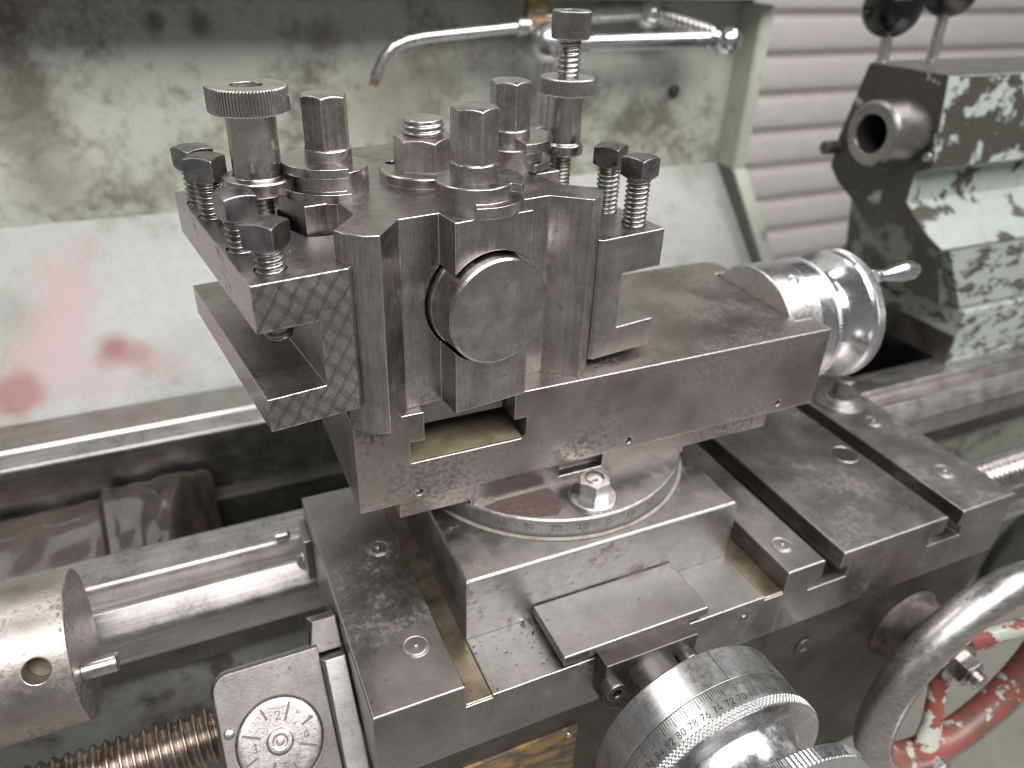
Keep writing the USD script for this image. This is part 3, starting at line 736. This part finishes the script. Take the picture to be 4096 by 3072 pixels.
part(hw, 'rim', xf(lathe(ring_arc(8.7, -118, 118) + [(61.1, 0)], 160), T(HX, HY, HZ) @ TO_Y), M_bed)
part(hw, 'inner_rim', xf(lathe(ring_arc(8.95, 112, 246) + [(61.1, 0)], 160), T(HX, HY, HZ) @ TO_Y), M_red, label='inner side of the rim in chipped red paint')
for k, th in enumerate((-98, 22, 142)):
    t_ = math.radians(th)
    d = np.array([math.cos(t_), 0, math.sin(t_)])
    side = np.array([-math.sin(t_), 0, math.cos(t_)])
    pts = []
    for rr, w, dd, yy in ((8, 8, 5, 12), (24, 5.6, 4, 8), (40, 6.2, 4.4, 3), (54.5, 10, 5, 0)):
        pts.append([np.array([HX, HY + yy, HZ]) + d * rr + side * w * math.cos(u) + np.array([0, 1, 0]) * dd * math.sin(u) for u in np.linspace(0, 2 * math.pi, 18, endpoint=False)])
    pieces = [trimesh.convex.convex_hull(np.array(pts[i] + pts[i + 1])) for i in range(3)]
    part(hw, 'spoke', cat(*pieces), M_spoke)
part(hw, 'hub', xf(lathe([(0, -14), (13, -14), (14, -12), (13, 5), (11, 8), (0, 8)]), T(HX, HY + 14, HZ) @ TO_Y), M_cast)
nt = part(hw, 'hub_nut', xf(hex_head(14, 8, 10), T(HX, HY + 6, HZ) @ TO_Y), M_fine)
part(nt, 'stud_end', xf(thread(4.6, .7, 1.4, 0, 4.5), T(HX, HY - 1.8, HZ) @ TO_Y), M_fine)
part(nt, 'washer', xf(lathe([(0, 0), (11, 0), (11, 1.8), (0, 1.8)]), T(HX, HY + 7.6, HZ) @ TO_Y), M_fine)
t_ = math.radians(-96)
hx_, hz_ = HX + 61 * math.cos(t_), HZ + 61 * math.sin(t_)
part(hw, 'handle', to_y(lathe([(0, 6), (6.2, 6), (6.2, 12), (5, 13), (6, 20), (8.5, 34), (9, 50), (7.5, 62), (0, 66)]), hx_, HY, hz_), M_chrome)

# ---- swivel base
sb = thing('swivel_base', 'round graduated swivel base under the compound slide with clamp nut', 'swivel base', (102.5, 44, -65))
CXs, CYs = 102.5, 44
disc = part(sb, 'disc', lathe([(0, -64.9), (66.6, -64.9), (67.2, -64.2), (67.2, -55.8), (66.4, -55), (0, -55)], 160).translate((CXs, CYs, 0)), M_grey)
part(sb, 'oil_ring', lathe([(67.3, -64.95), (69.0, -64.9), (68.2, -64.6), (67.3, -64.0)], 160).translate((CXs, CYs, 0)), M_gunk, label='pale ring of dried oil round the disc')
low = cham(17, 206, 4, 88, -52, -41.5, .4) - box(90, 112, 0, 9, -53, -41.2)
part(sb, 'lower_slide', low + box(48, 157, 4, 88, -55.2, -51.5), M_slide)
part(sb, 'red_patch', ext([(53, 1), (60, 2.6), (84, 2.6), (85.6, -1), (84, -12), (80, -15.6), (70, -13), (60, -7)], .12).translate((0, 0, -55.02)), M_redish, label='rough patch with red filler showing')
nt = part(sb, 'clamp_nut', hex_head(12.6, 9.2, 8, .5).translate((99.5, -10.5, -53.2)), M_dial)
part(nt, 'stud_end', lathe([(0, 0), (4.2, 0), (4.2, .8), (2.6, 1.6), (0, 2.0)]).translate((99.5, -10.5, -44.6)), M_bright)
part(sb, 'washer', lathe([(0, 0), (10.8, 0), (10.8, 1.3), (10.2, 1.7), (0, 1.7)]).translate((99.5, -10.5, -54.95)), M_dial)
scale = []
for dgr in range(-30, 61):
    a = math.radians(-91.5 - dgr)
    h_ = 3.2 if dgr % 10 == 0 else (2.3 if dgr % 5 == 0 else 1.7)
    scale.append(xf(box(67.1, 67.24, -.1, .1, -64, -64 + h_), T(CXs, CYs, 0) @ Rz(a)))
part(disc, 'degree_marks', cat(*scale), M_faint, kind='stuff')
for dgr in (40, 30, 20, 10, 0, -10, -20):
    tm = meshkit.text_mesh(str(abs(dgr)), 3.0, .05)
    w = tm.bounds[:, 0]
    tm.apply_translation((-(w[0] + w[1]) / 2, 0, 0))
    v, f = arr(tm)
    th = math.radians(-91.5 - dgr) + v[:, 0] / 67.2
    rr = 67.19 + v[:, 2]
    part(disc, 'numeral', trimesh.Trimesh(np.c_[CXs + rr * np.cos(th), CYs + rr * np.sin(th), -60.4 + v[:, 1]], f, process=False), M_faint, smooth=False)

# ---- compound (top) slide
tp = thing('compound_slide', 'long flat topped steel compound slide with tee slot and chrome dial end', 'compound slide', (115, 46, -41))
sl = m3.Manifold.extrude(m3.CrossSection([[(0, 0), (230, 0), (230, 84), (228.5, 89), (224, 92), (0, 92)]]), 41.2).translate((0, 0, -41.3))
sl = m3.Manifold.hull_points([tuple(x) for x in arr(sl.scale((1, 1, 1)))[0] * 1.0]) if False else sl
sl = sl - along_y([(27.1, 1), (65.1, 1), (65.1, -12.6), (70.7, -12.6), (70.7, -20.7), (68.7, -22.7), (21.3, -22.7), (21.3, -12.6), (27.1, -12.6)], -1, 78)
sl = sl - to_x(cyl(36.5, 20, 96), 218.5, 44, -19)
for (x, zz) in ((24.3, -37.6), (122.2, -37.2), (207.2, -36.6)):
    sl = sl - to_y(cyl(1.7, 6, 24), x, 5, zz)
part(tp, 'body', sl, M_slide)
part(tp, 'slot_floor', box(21.5, 70.5, 1.0, 77.8, -22.6, -22.3), M_slot, label='slot bottom filmed with yellow oil')
part(tp, 'slot_wall', box(21.6, 70.4, 77.0, 77.8, -22.2, -.2), M_grey)
for (x, zz) in ((24.3, -37.6), (122.2, -37.2), (207.2, -36.6)):
    part(tp, 'grub_screw', to_y(lathe([(0, 0), (1.6, 0), (1.6, 2.2), (1.2, 3), (0, 3)], 24), x, 4.6, zz), M_fine)
part(tp, 'index_collar', to_x(lathe([(0, 0), (33, 0), (33.6, .6), (33.6, 20.5), (0, 20.5)], 128), 218.8, 44, -19), M_dial)
pl = part(tp, 'oil_plug', xf(lathe([(0, -.5), (3.4, -.5), (3.4, .3), (2.8, .7), (1.8, .4), (1.5, .8), (0, 1.0)]), T(231, 44, -19) @ np.array([[1, 0, 0, 0], [0, 1, 0, 0], [0, 0, 1, 0], [0, 0, 0, 1.0]]) @ T(0, 33.5 * math.cos(math.radians(112)), 33.5 * math.sin(math.radians(112))) @ np.array([[1, 0, 0, 0], [0, .93, -.37, 0], [0, .37, .93, 0], [0, 0, 0, 1.0]])), M_bright)
dl = part(tp, 'dial_ring', to_x(lathe([(0, 0), (33.5, 0), (33.5, 9.6), (0, 9.6)], 128), 239.5, 44, -19), M_chrome)
tick = []
for k in range(100):
    tick.append(xf(box(0, 4 if k % 5 == 0 else 2.2, -.09, .09, 33.45, 33.53), T(239.7, 44, -19) @ np.array([[1, 0, 0, 0], [0, math.cos(k * .0628), -math.sin(k * .0628), 0], [0, math.sin(k * .0628), math.cos(k * .0628), 0], [0, 0, 0, 1.0]])))
part(dl, 'divisions', cat(*tick), M_ink, kind='stuff')
part(tp, 'knurled_band', xf(diamond(34.0, .5, 110, 0, 2.6, .9), T(249.3, 44, -19) @ TO_X), M_chrome)
part(tp, 'wheel', to_x(lathe([(0, 0), (33.2, 0), (32, 1.8), (27.5, 4.5), (25.6, 9), (26, 13), (28.5, 16), (32.5, 18.4), (34.6, 20), (35.0, 22), (35.0, 28), (33, 29), (0, 29)], 128), 252, 44, -19), M_chrome)
part(tp, 'knurled_rim', xf(gear(35.6, .5, 140, 5.0, .5), T(274.5, 44, -19) @ TO_X), M_chrome)
part(tp, 'handle', to_x(lathe([(0, -2), (3.6, -2), (3.6, 1.5), (2.6, 2.5), (3.8, 8), (5.4, 17), (5.2, 24), (3, 28.6), (0, 29.6)]), 282, 25, 9.5), M_chrome)

# ---- tool post, turned a few degrees on the slide
PA = T(45.7739, 49.3036, 0.05) @ Rz(0.1422)
HP = 74.3


def P(m):
    return xf(m, PA)


def pw(u, v, zz=0):
    return (PA @ np.array([u, v, zz, 1.0]))[:3]


po = thing('tool_post', 'square steel tool post with ribbed faces and tall hexagon cam studs', 'tool post', pw(0, 0))
face = [(-46.3, -51.4), (-42, -52.95), (-30.4, -41.4), (-15.4, -41.4), (-15.4, -53.07), (15.4, -53.07), (15.4, -41.4), (30.4, -41.4), (42, -52.95), (46.3, -51.4)]
poly = []
for k in range(4):
    c_, s_ = [(1, 0), (0, 1), (-1, 0), (0, -1)][k]
    poly += [(c_ * u - s_ * v, s_ * u + c_ * v) for u, v in face]
pb = ext(poly, HP)
pb = pb - to_y(cyl(21.5, 40, 96), 0, -30, 40.5)
part(po, 'body', P(pb), M_post)
part(po, 'clamp_piston', P(to_y(lathe([(0, 0), (20.6, 0), (20.6, 16.0), (20.2, 16.4), (20.2, 29.0), (19.3, 29.8), (0, 29.8)], 128), 0, -28.2, 40.5)), M_fine, smooth=25, label='round turned clamp piston in the front face')


part(po, 'tee_nut', box(28, 64.2, 10, 70, -12.0, -.3), M_grey, label='bright edge of the nut in the tee slot')


def sector(r, z0, z1, a0, a1):
    a = np.radians(np.linspace(a0, a1, 40))
    return ext([(0, 0)] + [(r * math.cos(t), r * math.sin(t)) for t in a], z1 - z0).translate((0, 0, z0))


def cam_stud(u, v, secs, hexrot, label):
    t = part(po, 'cam_collar', P((lathe([(0, 0), (13.6, 0), (13.6, 9.0), (13.1, 9.4), (0, 9.4)], 96).translate((0, 0, HP - .2)) + sum_m([sector(*s) for s in secs])).translate((u, v, 0))), M_fine, label=label)
    part(t, 'stud_shoulder', P(lathe([(0, 0), (8.3, 0), (8.3, 6.0), (7.8, 6.5), (0, 6.5)]).translate((u, v, HP + 8.8))), M_fine)
    part(t, 'hexagon', P(hex_head(14.4, 18.6, hexrot, .9).translate((u, v, HP + 15.0))), M_post)


def sum_m(ms):
    o = ms[0]
    for m in ms[1:]:
        o = o + m
    return o


cam_stud(0, -38.5, [(17.6, HP + .1, HP + 4.0, -117, -12), (17.4, HP + 6.4, HP + 9.2, -52, 70)], 20, 'front cam collar with stepped flange')
cam_stud(-37.6, 0, [(17.2, HP - .6, HP + 2.8, 95, 274), (17.2, HP + 8.2, HP + 11.4, 80, 272)], 3, 'left cam collar with two open flanges')
cam_stud(38.2, 0, [(17.0, HP + 1.0, HP + 4.0, -85, 60), (17.6, HP + 8.6, HP + 12.4, -100, 70)], 14, 'right cam collar')
wa = lathe([(0, 0), (17.4, 0), (17.4, 3.2), (16.8, 3.8), (0, 3.8)], 96) - cyl(2.6, 10).translate((-9, 10.5, -1))
part(po, 'washer', P(wa.translate((0, 0, HP + .02))), M_fine)
nt = part(po, 'clamp_nut', P(hex_head(20.4, 12.6, 24, 1.1).translate((0, 0, HP + 3.8))), M_post)
part(nt, 'stud_end', P(xf(thread(8.0, 1.0, 2.2, 0, 6.2, 48, 8), T(0, 0, HP + 15.8))), M_fine)

# ---- tool holders
plan = [(-82.5, -49.4), (-51.6, -49.4), (-50.0, -48.0), (-51.3, -46.6), (-53.2, -42), (-41.8, -30.6), (-41.8, -18.4), (-47.6, -18.2), (-53.4, -16.9), (-56.2, -8), (-56.2, 8), (-53.4, 16.9), (-47.6, 18.2), (-41.8, 18.4),
        (-41.8, 30.6), (-53.2, 42), (-51.3, 46.6), (-50, 48), (-51.6, 55.2), (-82.5, 55.2)]


def screw_mesh(zb, ztop, rot, r=4.9):
    """a square headed set screw: thread from zb up, head on top."""
    hh = 9.2
    hd = m3.Manifold.cube((10.8, 10.8, hh), True).translate((0, 0, ztop - hh / 2))
    hd = hd ^ lathe([(0, ztop - hh), (5.4, ztop - hh), (8.2, ztop - hh + 1.4), (8.2, ztop - 2.1), (7.2, ztop - 1.3), (5.4, ztop - .7), (2.8, ztop - .15), (0, ztop)], 64)
    return hd.rotate((0, 0, rot)), thread(r, 1.0, 1.95, zb, ztop - hh + .2, 40, 8), lathe([(0, ztop - hh - 1.2), (4.6, ztop - hh - 1.2), (4.9, ztop - hh), (0, ztop - hh + .5)])


def holder(name, label, mirror, z0, mat, screws, group=None):
    sx = -1 if mirror else 1
    A = PA @ np.diag([sx, 1, 1, 1.0])
    pl_ = [(u, v) for u, v in plan]
    b = ext(pl_, 52.2).translate((0, 0, z0)) - box(-90, -62.4, -60, 70, z0 + 12.3, z0 + 36.3)
    for (u, v, zt, rot) in screws:
        b = b - cyl(5.1, 24).translate((u, v, z0 + 34))
    if mirror:
        b = b.mirror((1, 0, 0))
    t = thing(name, label, 'tool holder', pw(sx * -70, 0, z0))
    part(t, 'body', P(b), mat)
    for (u, v, zt, rot) in screws:
        h_, th_, nk = screw_mesh(z0 + (28.6 if v < -30 and not mirror else 34), zt, rot)
        S = PA @ T(sx * u, v, 0)
        s_ = part(t, 'clamp_screw', xf(th_, S), M_thread)
        part(s_, 'square_head', xf(h_, S), M_head)
        part(s_, 'neck', xf(nk, S), M_head)
    return t


h1 = holder('tool_holder', 'left tool holder with cross hatched end face and four square screws', False, 11.8, M_filed,
            [(-76.2, 38.6, 85.6, 20), (-76.0, 20.6, 86.4, 52), (-75.8, -17.2, 83.6, 6), (-72.9, -38.2, 80.2, 44)])
h2 = holder('tool_holder', 'right tool holder seen end on, with knurled cap on its tall adjuster', True, 3.8, M_hold,
            [(-75.3, -19.9, 84.2, 28), (-75.1, -38.8, 84.0, 12), (-75.3, 18, 80, 5), (-75.3, 40, 80, 5)])
AJ = PA @ T(-62, 4, 0)
a1 = part(h1, 'height_adjuster', xf(lathe([(0, 76.2), (12.0, 76.2), (12.3, 76.8), (12.3, 80.6), (11.8, 81.2), (8.6, 81.6), (8.2, 82.4), (8.2, 103), (0, 103)]), AJ), M_fine)
kn = gear(13.3, .85, 76, 8.3, .6) - cyl(5.4, 20).translate((0, 0, 3))
part(a1, 'knurled_collar', xf(kn, AJ @ T(0, 0, 102.6)), M_fine)
part(a1, 'bore', xf(thread(5.3, .7, 1.6, 0, 4.6), AJ @ T(0, 0, 104.2)), M_fine)
part(a1, 'adjuster_stud', xf(thread(4.2, .7, 1.7, 60, 76.4), AJ), M_head)
AJ = PA @ T(65.8, .5, 0)
a2 = part(h2, 'height_adjuster', xf(lathe([(0, 76.4), (7.8, 76.4), (8.2, 76.9), (8.2, 80.6), (7.7, 81.1), (7.0, 81.4), (6.9, 82), (6.9, 100.6), (0, 100.6)]), AJ), M_fine)
part(a2, 'knurled_collar', xf(gear(11.4, .6, 84, 6.8, .7), AJ @ T(0, 0, 100.4)), M_fine)
part(a2, 'adjuster_stud', xf(thread(3.8, .6, 1.6, 54, 76.6), AJ), M_head)
part(a2, 'lock_screw', xf(thread(4.7, .75, 2.0, 107, 121.4), AJ), M_thread)
cap = gear(7.8, .55, 56, 10.2, .6) - m3.Manifold.cylinder(5, 3.6, 3.6, 6).translate((0, 0, 7))
part(a2, 'knurled_cap', xf(cap, AJ @ T(0, 0, 121.2)), M_cap)

# ---- swarf lying about
fl_v, fl_f, cnt = [], [], 0


def flake(p, s):
    global cnt
    a = np.random.RandomState(cnt + 11)
    q = a.normal(size=(4, 3)) * s * np.array([1, .6, .35])
    q[:, 2] = np.abs(q[:, 2]) * .7
    fl_v.append(q + p)
    fl_f.append(np.array([[0, 1, 2], [0, 2, 3], [0, 3, 1], [1, 3, 2]]) + 4 * cnt)
    cnt += 1


rs = np.random.RandomState(5)
for (x0, x1, y0, y1, zz, nn, s) in ((23, 33, -56, 70, -98.5, 55, .45), (34, 64, -56.5, -28.5, -97.8, 60, .5), (168, 178, -56, -20, -98.9, 20, .45), (-13, 21, -56, 60, ZT + .05, 22, .4), (66, 132, -57, -29, -89.9, 20, .3),
                                    (75, 218, 2, 88, -.02, 34, .38), (180, 330, -56, 100, ZT + .3, 16, .45), (58, 66, -32, -28.4, -97.8, 30, .8), (36, 160, -27, -20, -64.9, 40, .3)):
    for _ in range(nn):
        flake(np.array([rs.uniform(x0, x1), rs.uniform(y0, y1), zz]), s * rs.uniform(.5, 1.4))
for _ in range(60):
    w = pw(rs.uniform(-82, -64), rs.uniform(-48, 50), 24.15)
    flake(w, .35 * rs.uniform(.5, 1.3))
for _ in range(50):
    w = pw(rs.uniform(-82, -58), rs.uniform(-48, 50), 64.05)
    flake(w, .25 * rs.uniform(.5, 1.3))
single('metal_swarf', trimesh.Trimesh(np.concatenate(fl_v), np.concatenate(fl_f), process=False), M_bright, 'tiny bright metal chips scattered over the flat surfaces', 'swarf', 'stuff', smooth=False)
